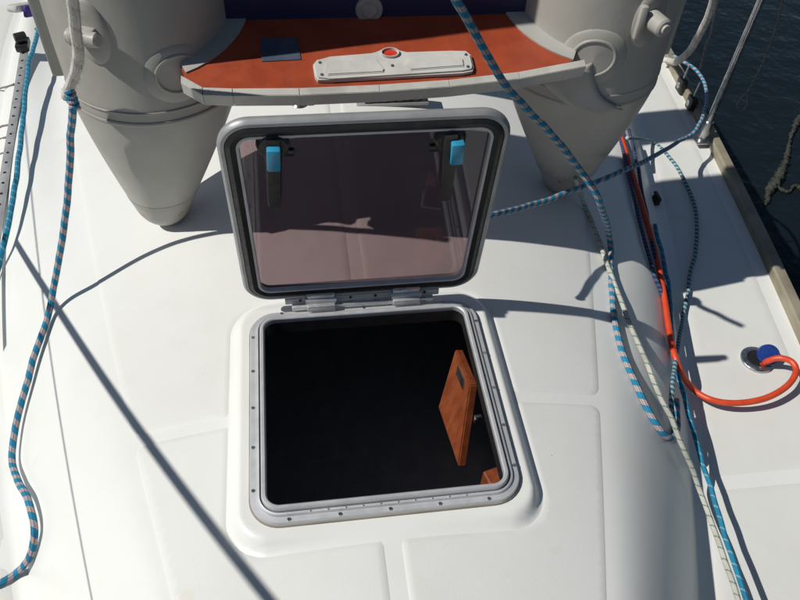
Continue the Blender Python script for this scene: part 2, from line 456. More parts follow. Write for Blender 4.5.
# dark saloon below the hatch
ib = bmesh.new(); box_bm(ib, 0, .35, -.68, 1.1, 2.0, .95)
top = max(ib.faces, key=lambda f: f.calc_center_median().z); ib.faces.remove(top)
inn = bm_obj('cabin_interior', ib, 'interior'); keep(yacht, inn)
for cx in (0.0,):   # one wide berth cushion down in the dark
    b = bmesh.new(); box_bm(b, cx, .35, -1.085, 1.06, 1.9, .13, .03, None, 3); keep(yacht, bm_obj('berth_cushion', b, 'cushion', None, True))

# ------------------------------------------------------------------ the hatch
hatch = empty('deck_hatch', (0, 0, 0), 'open square deck hatch with grey metal frame and tinted lid raised on hinges', 'hatch')
def ring(name, prof, hx, hy, r, material, parent, closed=True, nc=10, plane='xy', smooth=True):
    """sweep a profile (inset, height) round a rounded rectangle"""
    V = []; F = []
    for (d, z) in prof:
        rr = max(r-d, .003)
        for q, (sx, sy) in enumerate(((1, 1), (-1, 1), (-1, -1), (1, -1))):
            for a in np.linspace(0, math.pi/2, nc):
                th = a+q*math.pi/2
                px_ = sx*(hx-max(r, d+.003))+rr*math.cos(th); py_ = sy*(hy-max(r, d+.003))+rr*math.sin(th)
                V.append((px_, py_, z) if plane == 'xy' else (px_, z, py_))
    n = 4*nc; m_ = len(prof)
    for k in range(m_ if closed else m_-1):
        k2 = (k+1) % m_
        for i in range(n):
            i2 = (i+1) % n; F.append((k*n+i, k*n+i2, k2*n+i2, k2*n+i))
    bm = bmesh.new(); me = bpy.data.meshes.new('t'); me.from_pydata(V, [], F); bm.from_mesh(me); bpy.data.meshes.remove(me)
    return bm_obj(name, bm, material, parent, smooth)
base = ring('base_frame', [(0, -.008), (0, .003), (.002, .006), (.0125, .007), (.0145, .012), (.0185, .013), (.0195, .0095), (.0215, .0095), (.0225, .017), (.025, .0195), (.030, .0195), (.0325, .017), (.033, .006), (.031, .002), (.02, -.008)],
            .262, .262, .058, 'aluminium', hatch)
ring('gasket_groove', [(.0195, .0097), (.0203, .0112), (.0213, .0097)], .262, .262, .058, 'rubber', base, True)
ring('sealant_bead', [(-.003, -.006), (-.002, -.0005), (.002, .0), (.003, -.006)], .262, .262, .058, 'rail_side', base, True)
ring('inner_liner', [(.0325, .004), (.0325, -.03), (.029, -.03), (.029, .001)], .262, .262, .058, 'rubber', base)
scr = None
def screw(x, y, z, par):
    global scr
    if scr is None:
        b = bmesh.new(); cyl_bm(b, (0, 0, -.001), (0, 0, .0016), .0042, .0034, 10); box_bm(b, 0, 0, .0017, .005, .0009, .0004)
        scr = bm_obj('screw', b, 'stainless', par, True); o = scr
    else:
        o = scr.copy(); C.objects.link(o); o.parent = par
    o.location = (x, y, z); o.rotation_euler.z = random.uniform(0, 3)
for i in range(5):
    t_ = -.19+.095*i
    screw(t_, -.2555, .0068, base); screw(-.2555, t_, .0068, base); screw(.2555, t_, .0068, base)
    if i in (0, 2, 4): screw(t_, .2555, .0068, base)
for i in range(10):   # little drain holes in the near channel
    b = bmesh.new(); cyl_bm(b, (-.15+.033*i, -.2455, .0122), (-.15+.033*i, -.2455, .0142), .0018, .0018, 8); bm_obj('rivet', b, 'alu_bright', base)

# lid: local x across, y thickness (towards -y = inside face), z up from the hinge line
TILT = math.radians(7.5)
HW = .2665
lid_loc = Vector((-.001, .283, .041))
def rx(o):
    o.location = lid_loc; o.rotation_euler.x = TILT
lid = ring('lid_frame', [(0, -.006), (.001, -.011), (.006, -.0160), (.0125, -.0165), (.0132, -.008), (.035, -.008), (.035, .004), (.005, .004), (.001, .0)], HW, HW, .062, 'alu_lid', hatch, True, 12, 'xz')
for v in lid.data.vertices: v.co.z += HW
rx(lid)
def lidpart(o):
    for v in o.data.vertices: v.co.z += HW
    return o
lidpart(ring('rubber_seal', [(.0130, -.015), (.0140, -.0165), (.023, -.020), (.0325, -.0165), (.033, -.007), (.0130, -.007)], HW, HW, .062, 'rubber', lid, True, 12, 'xz'))
lidpart(ring('retaining_strip', [(.0332, -.0172), (.0385, -.0172), (.039, -.006), (.0332, -.006)], HW, HW, .062, 'seal_line', lid, True, 12, 'xz'))
# pane: rounded slab
def rslab(hx, hz, r, y0, y1, nc=10):
    bm = bmesh.new(); lo = []; hi = []
    for q, (sx, sy) in enumerate(((1, 1), (-1, 1), (-1, -1), (1, -1))):
        for a in np.linspace(0, math.pi/2, nc):
            th = a+q*math.pi/2; x = sx*(hx-r)+r*math.cos(th); z = sy*(hz-r)+r*math.sin(th)
            lo.append(bm.verts.new((x, y0, z))); hi.append(bm.verts.new((x, y1, z)))
    bm.faces.new(lo); bm.faces.new(hi[::-1]); n = len(lo)
    for i in range(n): bm.faces.new((lo[i], hi[i], hi[(i+1) % n], lo[(i+1) % n]))
    return bm
lidpart(bm_obj('tinted_pane', rslab(HW-.0345, HW-.0345, .028, -.0055, .0015), 'tinted_pane', lid))
# handles
for (hx, hz, lean, capx) in ((-.168, .470, .06, .0), (.153, .464, -.05, .010)):
    R_ = Matrix.Rotation(lean, 3, 'Y')
    def loc(x, y, z):
        v = R_ @ Vector((x, 0, z)); return (hx+v.x, y, hz+v.z)
    b = bmesh.new(); cyl_bm(b, loc(0, -.005, .004), loc(0, -.020, .004), .031, .028, 20, .003); bm_obj('handle_boss', b, 'black_plastic', lid, True)
    b = bmesh.new()
    # tapered lever hanging down from the boss
    prof = [(.024, .014, .030), (0, .017, .036), (-.03, .0155, .034), (-.10, .0145, .026), (-.150, .0135, .022)]
    rings = []
    for z, hw, dp in prof:
        rings.append([b.verts.new(loc(sx*hw, -yy_, z)) for sx, yy_ in ((-1, .012), (-.75, dp), (.75, dp), (1, .012))])
    for a, c in zip(rings[:-1], rings[1:]):
        for i in range(4): b.faces.new((a[i], a[(i+1) % 4], c[(i+1) % 4], c[i]))
    b.faces.new(rings[0]); b.faces.new(rings[-1][::-1])
    bm_obj('lever', b, 'black_plastic', lid)
    b = bmesh.new(); box_bm(b, capx, 0, 0, .024, .016, .050, .003)
    for v in b.verts: v.co = Vector(loc(v.co.x, -.036+v.co.y, v.co.z-.006))
    bm_obj('lever_cap', b, 'blue_cap', lid, True)
    b = bmesh.new(); box_bm(b, .0, 0, 0, .052, .010, .016, .003)
    for v in b.verts: v.co = Vector(loc(v.co.x-.012*np.sign(hx), -.012+v.co.y, v.co.z-.012))
    bm_obj('catch_arm', b, 'black_plastic', lid, True)
# hinges
b = bmesh.new(); box_bm(b, 0, .262, .018, .33, .012, .012, .002); bm_obj('hinge_strip', b, 'alu_bright', hatch, True)
b = bmesh.new(); box_bm(b, 0, .276, .027, .36, .010, .018, .002); bm_obj('hinge_rail', b, 'aluminium', hatch, True)
for i in range(6):
    b = bmesh.new(); cyl_bm(b, (-.145+.058*i, .2685, .031), (-.145+.058*i, .2705, .031), .0032, .0032, 8); bm_obj('bolt', b, 'black_plastic', hatch)
for hx in (-.098, .100):
    b = bmesh.new(); box_bm(b, hx, .259, .024, .064, .028, .018, .003)
    box_bm(b, hx, .266, .046, .064, .012, .032, .003, Matrix.Rotation(TILT, 3, 'X'))
    cyl_bm(b, (hx-.035, .264, .036), (hx+.035, .264, .036), .0095, .0095, 14)
    hg = bm_obj('hinge', b, 'alu_bright', hatch, True)

# wooden locker door below the hatch
A_, D_, B_, C_ = at(455, 349, -.055), at(470, 385, -.055), at(438, 407, -.20), at(458, 467, -.22)
nrm = np.cross(D_-A_, B_-A_); nrm /= np.linalg.norm(nrm)
if nrm[0] < 0: nrm = -nrm
th = .022
V = [A_, D_, C_, B_, A_+nrm*th, D_+nrm*th, C_+nrm*th, B_+nrm*th]
door = empty('locker_door', tuple((B_+C_)/2), 'varnished orange-brown wooden locker door seen below through the hatch opening', 'door')
bm = bmesh.new(); vv = [bm.verts.new(v) for v in V]
for f in ((0, 1, 2, 3), (4, 7, 6, 5), (0, 4, 5, 1), (1, 5, 6, 2), (2, 6, 7, 3), (3, 7, 4, 0)): bm.faces.new([vv[i] for i in f])
bmesh.ops.bevel(bm, geom=list(bm.edges), offset=.003, segments=2, affect='EDGES')
keep(door, bm_obj('door_panel', bm, 'teak', None, False))
def dquad(u, v):
    return A_*(1-u)*(1-v)+D_*u*(1-v)+C_*u*v+B_*(1-u)*v
b = bmesh.new()
q = [dquad(.35, .06), dquad(.75, .06), dquad(.75, .18), dquad(.35, .18)]
vs1 = [b.verts.new(p-nrm*.004) for p in q]; vs2 = [b.verts.new(p+nrm*.001) for p in q]
b.faces.new(vs1); b.faces.new(vs2[::-1])
for i in range(4): b.faces.new((vs1[i], vs1[(i+1) % 4], vs2[(i+1) % 4], vs2[i]))
keep(door, bm_obj('hinge_plate', b, 'stainless', None))
b = bmesh.new(); p = dquad(1.0, .42)+nrm*.026; box_bm(b, *p, .006, .010, .03, .002, Matrix.Rotation(.3, 3, 'X')); box_bm(b, p[0]+.006, p[1], p[2]+.012, .018, .008, .007, .002)
keep(door, bm_obj('latch', b, 'stainless', None, True))
p = at(489, 474, -.12)
lk = empty('cabin_trim', tuple(p), 'small orange-brown wooden trim block in the lower corner of the hatch opening', 'trim')
b = bmesh.new(); box_bm(b, p[0]+.018, p[1]-.01, p[2]-.05, .05, .05, .10, .004, Matrix.Rotation(.25, 3, 'Z')); keep(lk, bm_obj('block', b, 'teak', None))
b = bmesh.new(); box_bm(b, p[0]+.018, p[1]-.01, p[2]-.106, .06, .06, .012, .003, Matrix.Rotation(.25, 3, 'Z')); keep(lk, bm_obj('foot_plate', b, 'interior', None))

# ------------------------------------------------------------------ the dinghy, stood on its stern cones
din = empty('inflatable_dinghy', (.07, .70, -.07), 'grey inflatable dinghy stood on its stern cones with orange transom', 'dinghy')
YT = .735; RT = .196; XL, XR = -.447, .592; ZS = .335
def lathe(name, sections, material, seg=56, cap0=True, cap1=False):
    """sections: list of (cx, cy, z, r)"""
    V = []; F = []
    for cx, cy, z, r in sections:
        for k in range(seg):
            a = 2*math.pi*k/seg; V.append((cx+r*math.cos(a), cy+r*math.sin(a), z))
    for j in range(len(sections)-1):
        for k in range(seg):
            k2 = (k+1) % seg; F.append((j*seg+k, j*seg+k2, (j+1)*seg+k2, (j+1)*seg+k))
    if cap0: F.append(tuple(range(seg))[::-1])
    if cap1: F.append(tuple((len(sections)-1)*seg+k for k in range(seg)))
    o = mesh_obj(name, V, F, material, None, True); keep(din, o); return o
tips = {}
for X, tip in ((XL, at_surf(167, 231)), (XR, at_surf(565, 199))):
    tx, ty = tip[0], tip[1]+.048; tz = float(surf(tx, ty))-.001
    tips[X] = (tx, ty, tz)
    secs = []
    # rounded tip cap
    rt = .078
    for a in np.linspace(.10, .80, 10):
        secs.append((tx, ty, tz+.095*(1-math.cos(a*math.pi/2)), rt*math.sin(a*math.pi/2)))
    z0 = secs[-1][2]; rt = secs[-1][3]
    for t_ in np.linspace(0, 1, 22)[1:]:
        e = t_
        r = rt+(RT-rt)*(1-(1-e)**1.15)
        secs.append((tx+(X-tx)*e, ty+(YT-ty)*e, z0+(ZS-z0)*e, r))
    cone = lathe('stern_cone', secs, 'pvc_worn')
    # wear at the tip
    k_ = 12
    lathe('tip_band', [(s_[0], s_[1], s_[2], s_[3]+.0006) for s_ in secs[11:13]], 'pvc_tape', cap0=False)
    secs = []
    for z in np.linspace(ZS, 1.75, 50):
        secs.append((X, YT, z, RT+.0025*math.sin(z*19+X*3)*.4))
    tb = lathe('buoyancy_tube', secs, 'pvc', cap0=False)
    for zz, hh in ((ZS+.004, .005), (ZS+.032, .003)):
        lathe('seam_tape', [(X, YT, zz-hh, RT+.0005), (X, YT, zz-hh*.6, RT+.002), (X, YT, zz+hh*.6, RT+.002), (X, YT, zz+hh, RT+.0005)], 'pvc_tape', cap0=False)
# bow arch
c0 = (XL+XR)/2; rr = (XR-XL)/2
pts = [(XL, YT, 1.745)]+[(c0-rr*math.cos(a)*1.0, YT, 1.75+rr*1.35*math.sin(a)) for a in np.linspace(0.02, math.pi-.02, 15)]+[(XR, YT, 1.745)]
bow = tube_obj('bow_tube', pts, RT, 'pvc', None, 6, 40); keep(din, bow)

# transom plane tilts up away from the viewer
TP = atY(375, 80, .50); TT = math.radians(17)
tn = np.array([0, -math.sin(TT), math.cos(TT)]); tv = np.array([0, math.cos(TT), math.sin(TT)]); tx_ = np.array([1.0, 0, 0])
def tp(px, py):
    p = at_plane(px, py, TP, tn)-TP; return (p[0], float(np.dot(p, tv)))
def tw(u, v, h=0): return TP+tx_*u+tv*v+tn*h
def slab(name, outline, h0, h1, material, parent=None, bev=0, keepw=True):
    bm = bmesh.new(); lo = [bm.verts.new(tw(u, v, h0)) for u, v in outline]; hi = [bm.verts.new(tw(u, v, h1)) for u, v in outline]
    n = len(lo); bm.faces.new(lo[::-1]); tf = bm.faces.new(hi)
    for i in range(n): bm.faces.new((lo[i], lo[(i+1) % n], hi[(i+1) % n], hi[i]))
    if bev: bmesh.ops.bevel(bm, geom=list(tf.edges), offset=bev, segments=2, affect='EDGES')
    o = bm_obj(name, bm, material, None, False)
    keep(din, o)
    return o
def sub(o, par):
    o.parent = par; o.matrix_parent_inverse = par.matrix_world.inverted() if False else Matrix.Translation(Vector(din.location)).inverted() @ Matrix.Identity(4)
edge_px = [(181, 84), (203, 96), (233, 97), (300, 96.5), (380, 93), (450, 88), (520, 80), (586, 67.5)]
near = [tp(*p) for p in edge_px]
BACK = tp(375, 17)[1]
inner = [(u, v+.016) for u, v in near]
tr = slab('transom', [(near[0][0]+.008, near[0][1]+.012)]+inner[1:-1]+[(near[-1][0]-.03, near[-1][1]+.018), (XR, BACK+.05), (XL, BACK+.05)], -.028, 0, 'transom_orange')
trim_bits = []
for i in range(len(near)-1):   # edge trim in lengths with open joints
    (u0, v0), (u1, v1) = near[i], near[i+1]; e = .0004 if i < 3 else .0001
    sl = slab('edge_trim', [(u0+e, v0), (u1-e, v1), (u1-e, v1+.020), (u0+e, v0+.020)], -.028, .004, 'transom_trim', bev=.0012)
# flaps that glue the transom to the tubes
for X, s in ((XL, 1), (XR, -1)):
    out = []
    cy_v = (YT-TP[1])/math.cos(TT); cu = X-TP[0]
    angs = np.linspace(-1.12, 1.4, 24) if s > 0 else np.linspace(math.pi+1.12, math.pi-1.4, 24)
    ro, ri = RT+.038, RT-.03
    outer = [(cu+(ro+.012*(i/23.))*math.cos(a), cy_v+(ro+.012*(i/23.))*math.sin(a)) for i, a in enumerate(angs)]; inr = [(cu+ri*math.cos(a), cy_v+ri*math.sin(a)) for a in angs[::-1]]
    slab('tube_flap', [(u, max(v, near[0 if s > 0 else -1][1]+.02)) for u, v in outer+inr], .0, .004, 'pvc_flap')
# engine pad
padpx = [(317, 63), (330, 61), (372, 59), (376, 55), (383, 52), (393, 51), (401, 54), (406, 58), (450, 55), (465, 54), (470, 58), (473, 70), (472, 74), (462, 76), (330, 83), (318, 83), (315, 80), (313, 68)]
pad = slab('engine_pad', [tp(*p) for p in padpx], .001, .013, 'pad_plastic', bev=.004)
for pp in ([(326, 66), (376, 64), (384, 74), (383, 77), (328, 80), (324, 77)], [(408, 63), (456, 60), (462, 64), (463, 71), (410, 75), (404, 71)]):
    slab('pad_panel', [tp(*p) for p in pp], .0132, .0165, 'pad_plastic', bev=.002)
cu_, cv_ = tp(389.5, 58)
rim = [(cu_+.0205*math.cos(a), cv_+.0135*math.sin(a)) for a in np.linspace(0, 2*math.pi, 28, endpoint=False)]
bm = bmesh.new(); rg = []
for f, h in ((1.0, .012), (.97, .0185), (.86, .0185), (.80, .0128)):
    rg.append([bm.verts.new(tw(cu_+(u-cu_)*f, cv_+(v-cv_)*f, h)) for u, v in rim])
for a, c in zip(rg[:-1], rg[1:]):
    for i in range(28): bm.faces.new((a[i], a[(i+1) % 28], c[(i+1) % 28], c[i]))
keep(din, bm_obj('pad_collar', bm, 'pad_plastic', None, True))
slab('pad_hole', [(cu_+.0165*math.cos(a), cv_+.010*math.sin(a)) for a in np.linspace(0, 2*math.pi, 20, endpoint=False)], .0131, .0137, 'red_paint')
for p in ((320, 67), (322, 79), (465, 59), (467, 71), (392, 70)):
    u, v = tp(*p); slab('pad_screw', [(u+.0035*math.cos(a), v+.0035*math.sin(a)) for a in np.linspace(0, 2*math.pi, 8, endpoint=False)], .0131, .0142, 'dark_plate')
slab('maker_plate', [tp(*p) for p in [(260, 39), (297, 38), (301, 60), (262, 62)]], .0004, .0022, 'dark_plate')
# floor
FY = tw(0, BACK)[1]; FZ = tw(0, BACK)[2]
bm = bmesh.new(); box_bm(bm, (XL+XR)/2, FY+.045, (FZ+1.86)/2, XR-XL-RT*1.2, .09, 1.9-FZ, .02, None, 3)
keep(din, bm_obj('inflated_floor', bm, 'navy', None, True))
p = atY(369, 9, FY+.002)
b = bmesh.new(); cyl_bm(b, (p[0], FY+.01, p[2]), (p[0], FY-.005, p[2]), .032, .030, 24, .002); cyl_bm(b, (p[0], FY-.004, p[2]), (p[0], FY-.009, p[2]), .018, .017, 18, .002)
keep(din, bm_obj('floor_valve', b, 'pvc_flap', None, True))
# patches that follow a tube
def tube_patch(name, X, phi, z0, ru, rz, h=.003, rim=None, material='pvc_tape', nseg=30):
    V = []; F = []; rr_ = [0, .5, .93, 1.0]; hh = [h, h, h, -.001]
    if rim: rr_ = [rim, rim+.03, .96, 1.0]; hh = [-.001, h, h, -.001]
    for f, hq in zip(rr_, hh):
        for k in range(nseg):
            a = 2*math.pi*k/nseg; ph = phi+f*ru*math.cos(a)/RT; zz = z0+f*rz*math.sin(a)
            V.append((X+(RT+hq)*math.cos(ph), YT+(RT+hq)*math.sin(ph), zz))
    for j in range(len(rr_)-1):
        for k in range(nseg): F.append((j*nseg+k, j*nseg+(k+1) % nseg, (j+1)*nseg+(k+1) % nseg, (j+1)*nseg+k))
    o = mesh_obj(name, V, F, material, None, True); keep(din, o); return o
def tube_hit(px, py, X):
    d = ray(px, py); o = CAM; a = d[0]**2+d[1]**2; b = 2*((o[0]-X)*d[0]+(o[1]-YT)*d[1]); c = (o[0]-X)**2+(o[1]-YT)**2-RT**2
    t = (-b-math.sqrt(max(b*b-4*a*c, 0)))/(2*a); P = o+d*t; return math.atan2(P[1]-YT, P[0]-X), P[2], P
for X, px, py in ((XL, 178, 74), (XR, 594, 58)):
    ph, z, P = tube_hit(px, py, X)
    tube_patch('round_patch', X, ph, z, .075, .068, .0028)
    tube_patch('patch_ring', X, ph, z, .052, .047, .0052, .80)
# fabric gusset from the transom end round the starboard tube
ca = spline([(540, 84), (556, 98), (572, 108), (592, 113)], 5); cb = spline([(592, 61), (594, 78), (602, 96), (622, 108)], 5)
V = []; F = []; nu = 9
for a, c in zip(ca, cb):
    for k in range(nu):
        f = k/(nu-1); pxy = a*(1-f)+c*f; ph, z, P = tube_hit(pxy[0], pxy[1], XR); hq = .009 if 0 < k < nu-1 else (.007 if k else -.002)
        V.append((XR+(RT+hq)*math.cos(ph), YT+(RT+hq)*math.sin(ph), z))
nr = len(ca)
for j in range(nr-1):
    for k in range(nu-1): F.append((j*nu+k, j*nu+k+1, (j+1)*nu+k+1, (j+1)*nu+k))
gus = mesh_obj('gusset', V, F, 'pvc_flap', None, True); keep(din, gus)
sm = gus.modifiers.new('thick', 'SOLIDIFY'); sm.thickness = .004; sm.offset = 1
# oarlock on the port tube
ph, z, P = tube_hit(90, 33, XL)
tube_patch('oarlock_patch', XL, ph, z, .042, .070, .004)
ph2 = ph; nvec = Vector((math.cos(ph2), math.sin(ph2), 0)); tvec = Vector((-math.sin(ph2), math.cos(ph2), 0))
Pm = Vector(P)
b = bmesh.new()
cyl_bm(b, Pm-tvec*.036+nvec*.022, Pm+tvec*.030+nvec*.022, .016, .015, 16, .003); box_bm(b, *(Pm+nvec*.008), .035, .035, .03, .005, Matrix.Rotation(ph2, 3, 'Z'))
cyl_bm(b, Pm-tvec*.010+nvec*.02, Pm-tvec*.030+nvec*.024, .0195, .0195, 16, .003)
keep(din, bm_obj('oarlock', b, 'pvc_flap', None, True))
# oarlock on the starboard tube, seen from the side
ph, z, P = tube_hit(650, 18, XR)
tube_patch('oarlock_patch', XR, ph, z, .042, .070, .004)
nvec = Vector((math.cos(ph), math.sin(ph), 0)); Pm = Vector(P)
b = bmesh.new(); cyl_bm(b, Pm-nvec*.005, Pm+nvec*.052, .022, .020, 18, .004); cyl_bm(b, Pm+nvec*.052, Pm+nvec*.058, .011, .010, 14)
box_bm(b, *(Pm+nvec*.006+Vector((-.03, -.012, 0))), .016, .016, .075, .004)
keep(din, bm_obj('oarlock', b, 'pvc_flap', None, True))
# rubbing strake down the port side
ph, z, P = tube_hit(50, 80, XL)
b = bmesh.new(); a0 = math.pi*1.02
bx_, by_ = XL+(RT+.010)*math.cos(a0), YT+(RT+.010)*math.sin(a0)
box_bm(b, bx_, by_, 1.05, .030, .05, 1.36, .006, Matrix.Rotation(a0, 3, 'Z')); keep(din, bm_obj('rubbing_strake', b, 'pvc_tape', None, True))
a0 = -.02; bx_, by_ = XR+(RT+.010)*math.cos(a0), YT+(RT+.010)*math.sin(a0)
b = bmesh.new(); box_bm(b, bx_, by_, 1.05, .030, .05, 1.36, .006, Matrix.Rotation(a0, 3, 'Z')); keep(din, bm_obj('rubbing_strake', b, 'pvc_tape', None, True))

# ------------------------------------------------------------------ unseen mast, added behind the dinghy to shade the side deck
mp_ = (-.03, 1.30); mz = float(surf(*mp_))
mast = empty('mast', (mp_[0], mp_[1], mz), 'tall silver aluminium mast added unseen behind the upended dinghy to shade the side deck', 'mast')
def oval(name, secs, material, seg=36):
    V = []; F = []
    for z, a, b in secs:
        for k in range(seg):
            t = 2*math.pi*k/seg; V.append((mp_[0]+a*math.cos(t), mp_[1]+b*math.sin(t), z))
    for j in range(len(secs)-1):
        for k in range(seg): F.append((j*seg+k, j*seg+(k+1) % seg, (j+1)*seg+(k+1) % seg, (j+1)*seg+k))
    F.append(tuple((len(secs)-1)*seg+k for k in range(seg)))
    o = mesh_obj(name, V, F, material, None, True); keep(mast, o)
oval('mast_tube', [(mz+.01, .075, .105), (9.0, .075, .105)], 'alu_bright')
oval('mast_collar', [(mz-.01, .115, .145), (mz+.03, .112, .142), (mz+.035, .095, .125), (mz+.10, .082, .112), (mz+.105, .0755, .1055)], 'rubber')

# ------------------------------------------------------------------ deck hardware under the dinghy
def organiser(px, py, n, label, name='deck_organiser'):
    p = at_surf(px, py)
    e = empty(name, tuple(p), label, 'fitting')
    b = bmesh.new(); box_bm(b, p[0], p[1], p[2]+.008, .05*n+.03, .05, .010, .003); keep(e, bm_obj('base_plate', b, 'alu_lid', None, True))
    b = bmesh.new(); box_bm(b, p[0], p[1], p[2]+.040, .05*n+.02, .045, .004, .001); keep(e, bm_obj('cover_plate', b, 'stainless', None, True))
    for i in range(n):
        x = p[0]+.05*(i-(n-1)/2); b = bmesh.new(); cyl_bm(b, (x, p[1], p[2]+.012), (x, p[1], p[2]+.038), .021, .021, 18, .004); keep(e, bm_obj('sheave', b, 'black_plastic', None, True))
    return e
organiser(392, 103, 4, 'row of dark pulleys on a metal plate on deck under the dinghy transom')
p = at_surf(300, 104)
e = empty('pad_eye', tuple(p), 'small steel pad eye with shackle on deck under the transom', 'fitting')
b = bmesh.new(); cyl_bm(b, (p[0], p[1], p[2]), (p[0], p[1], p[2]+.01), .028, .024, 18, .003); keep(e, bm_obj('base_plate', b, 'stainless', None, True))
o = tube_obj('ring', [p+np.array((.018*math.cos(a), 0, .008+.03*math.sin(a))) for a in np.linspace(0, math.pi, 9)], .004, 'stainless', None, 3, 8); keep(e, o)
o = tube_obj('shackle', [p+np.array((.016, -.004, .02))+np.array((.016*math.cos(a), .012*math.sin(a), .004)) for a in np.linspace(0, 2*math.pi, 11)], .0035, 'stainless', None, 3, 8); keep(e, o)

# ------------------------------------------------------------------ ropes
def rope(name, label, pts, rad, material, group=None, cat='rope', **kw):
    P = spline(pts, kw.pop('n', 10)); L_ = np.r_[0, np.cumsum(np.linalg.norm(np.diff(P, axis=0), axis=1))]
    if cat == 'rope':      # slight kinks: a rope is never a perfect curve
        for ax in range(3):
            kn = np.arange(0, L_[-1]+.12, .05); P[:, ax] += np.interp(L_, kn, np.random.normal(0, .0011, len(kn)))
    o = tube_obj(name, P, rad, material, None, resample=False, **kw); return tag(o, label, cat, group)
S_ = at_surf
def Yp(px, py, Y): return atY(px, py, Y)
# port side: old white line tied off, blue-pink line below it
rope('mooring_line', 'frayed off-white rope hanging beside the port tube of the dinghy',
     [Yp(66, -60, .42), Yp(71, -10, .45), Yp(76, 30, .48), Yp(78, 55, .50), Yp(75, 75, .52), Yp(68, 90, .54), Yp(66, 97, .545)], .0108, 'rope_oldwhite')
rope('blue_pink_rope', 'blue rope with pink flecks hanging from the frayed white line down to port deck',
     [Yp(66, 92, .535), Yp(73, 96, .53), Yp(74, 108, .535), Yp(72, 125, .55), Yp(70, 150, .57), Yp(67, 200, .57), Yp(60, 255, .53), S_(51, 303, .03), S_(38, 345, .02), S_(25, 388, .025), S_(15, 430, .03),
      S_(12, 460, .035), S_(18, 480, .035), S_(28, 500, .035), S_(34, 528, .03), S_(30, 557, .02), S_(17, 573, .012), S_(-10, 586, .012), S_(-60, 590, .01)], .0083, 'rope_bluepink')
def fray(line, pts, n, rad):
    S = spline(pts, 10)
    V = []; F = []
    for _ in range(n):
        i = random.randrange(2, len(S)-2); d = np.random.normal(0, 1, 3); d /= np.linalg.norm(d)
        t = S[i+1]-S[i-1]; t /= np.linalg.norm(t); d -= t*np.dot(d, t); d /= np.linalg.norm(d)
        p0 = S[i]+d*rad*.85; p1 = p0+d*random.uniform(.003, .008)+t*random.uniform(-.010, .010); sd_ = np.cross(d, t)*.0006
        k = len(V); V += [p0-sd_, p0+sd_, p1+t*.0005]; F.append((k, k+1, k+2))
    o = mesh_obj('frayed_yarn', V, F, 'white_web', None); o.parent = line; o['kind'] = 'stuff'
OLD1 = [Yp(66, -60, .42), Yp(71, -10, .45), Yp(76, 30, .48), Yp(78, 55, .50), Yp(75, 75, .52), Yp(68, 90, .54), Yp(66, 97, .545)]
fray(bpy.data.objects['mooring_line'], OLD1, 500, .0108)
b = tube_obj('knot', [Yp(72, 99, .53)+np.array((.0075*math.cos(a), .0075*math.sin(a), .0019*a-.024)) for a in np.linspace(0, 8*math.pi, 48)], .0048, 'rope_bluepink', None, 2, 8)
tag(b, 'blue rope knot whipped round the end of the frayed white line', 'knot')
# starboard: long sheet hanging from above the transom
rope('blue_pink_sheet', 'blue rope with pink flecks crossing the transom and starboard cone onto the cabin side',
     [Yp(440, -40, .30), Yp(457, 2, .34), Yp(480, 42, .38), Yp(508, 88, .42), Yp(545, 127, .45), Yp(580, 170, .48), Yp(600, 202, .47), S_(610, 240, .03), S_(612, 285, .012), S_(614, 315, .011), S_(622, 350, .011), S_(636, 385, .012), S_(650, 413, .012), S_(663, 433, .014), S_(672, 437, .014), S_(677, 425, .012), S_(676, 400, .012)], .0083, 'rope_bluepink')
rope('blue_pink_line', 'blue rope with pink flecks running from behind the lid to the starboard stanchion',
     [Yp(478, 208, .292), Yp(486, 216, .296), Yp(497, 214, .32), Yp(540, 202, .45), Yp(585, 186, .56), Yp(615, 174, .62), Yp(645, 161, .78), S_(680, 141, .16), S_(696, 130, .13), S_(704, 112, .11), S_(707, 93, .07), S_(700, 75, .05), S_(690, 66, .04), S_(672, 55, .03)], .0072, 'rope_bluepink')
rope('white_green_rope', 'thin white rope with green flecks lying down the starboard cabin side',
     [Yp(575, 178, .63), S_(584, 203, .02), S_(595, 230, .012), S_(613, 280, .015), S_(632, 328, .022), S_(650, 370, .03), S_(666, 408, .035), S_(682, 444, .04), S_(700, 490, .05), S_(716, 535, .06), S_(738, 598, .075), S_(770, 700, .10)], .0066, 'rope_whitegreen')
rope('turquoise_rope', 'plain turquoise rope running aft along the starboard side deck',
     [S_(655, 225, .012), S_(664, 262, .012), S_(669, 290, .014), S_(672, 330, .014), S_(676, 365, .016), S_(685, 400, .035), S_(695, 437, .06), S_(708, 480, .08), S_(725, 535, .10), S_(746, 600, .12), S_(774, 690, .15)], .0062, 'rope_turq')
rope('blue_white_rope', 'blue and white flecked rope curling in a loop on the starboard side deck',
     [S_(627, 138, .05), S_(652, 142, .012), S_(670, 158, .011), S_(687, 185, .011), S_(696, 215, .011), S_(696, 245, .011), S_(690, 275, .012), S_(688, 292, .013), S_(683, 318, .02), S_(678, 345, .026), S_(674, 372, .026), S_(671, 400, .022), S_(674, 425, .02), S_(680, 441, .014)], .0062, 'rope_bluewhite')
for dx, lab in ((0, 'dark navy rope running beside the red hose along the cabin foot'), (22, 'dark navy rope lying outboard of the red hose on the side deck')):
    rope('navy_rope', lab, [S_(618+dx*.5, 130, .012), S_(626+dx*.5, 165, .012), S_(636+dx*.4, 205, .012), S_(646+dx*.3, 245, .012), S_(655+dx*.25, 275, .012), S_(663+dx*.2, 295, .012), S_(668+dx*.15, 330, .012)], .006, 'rope_navy')
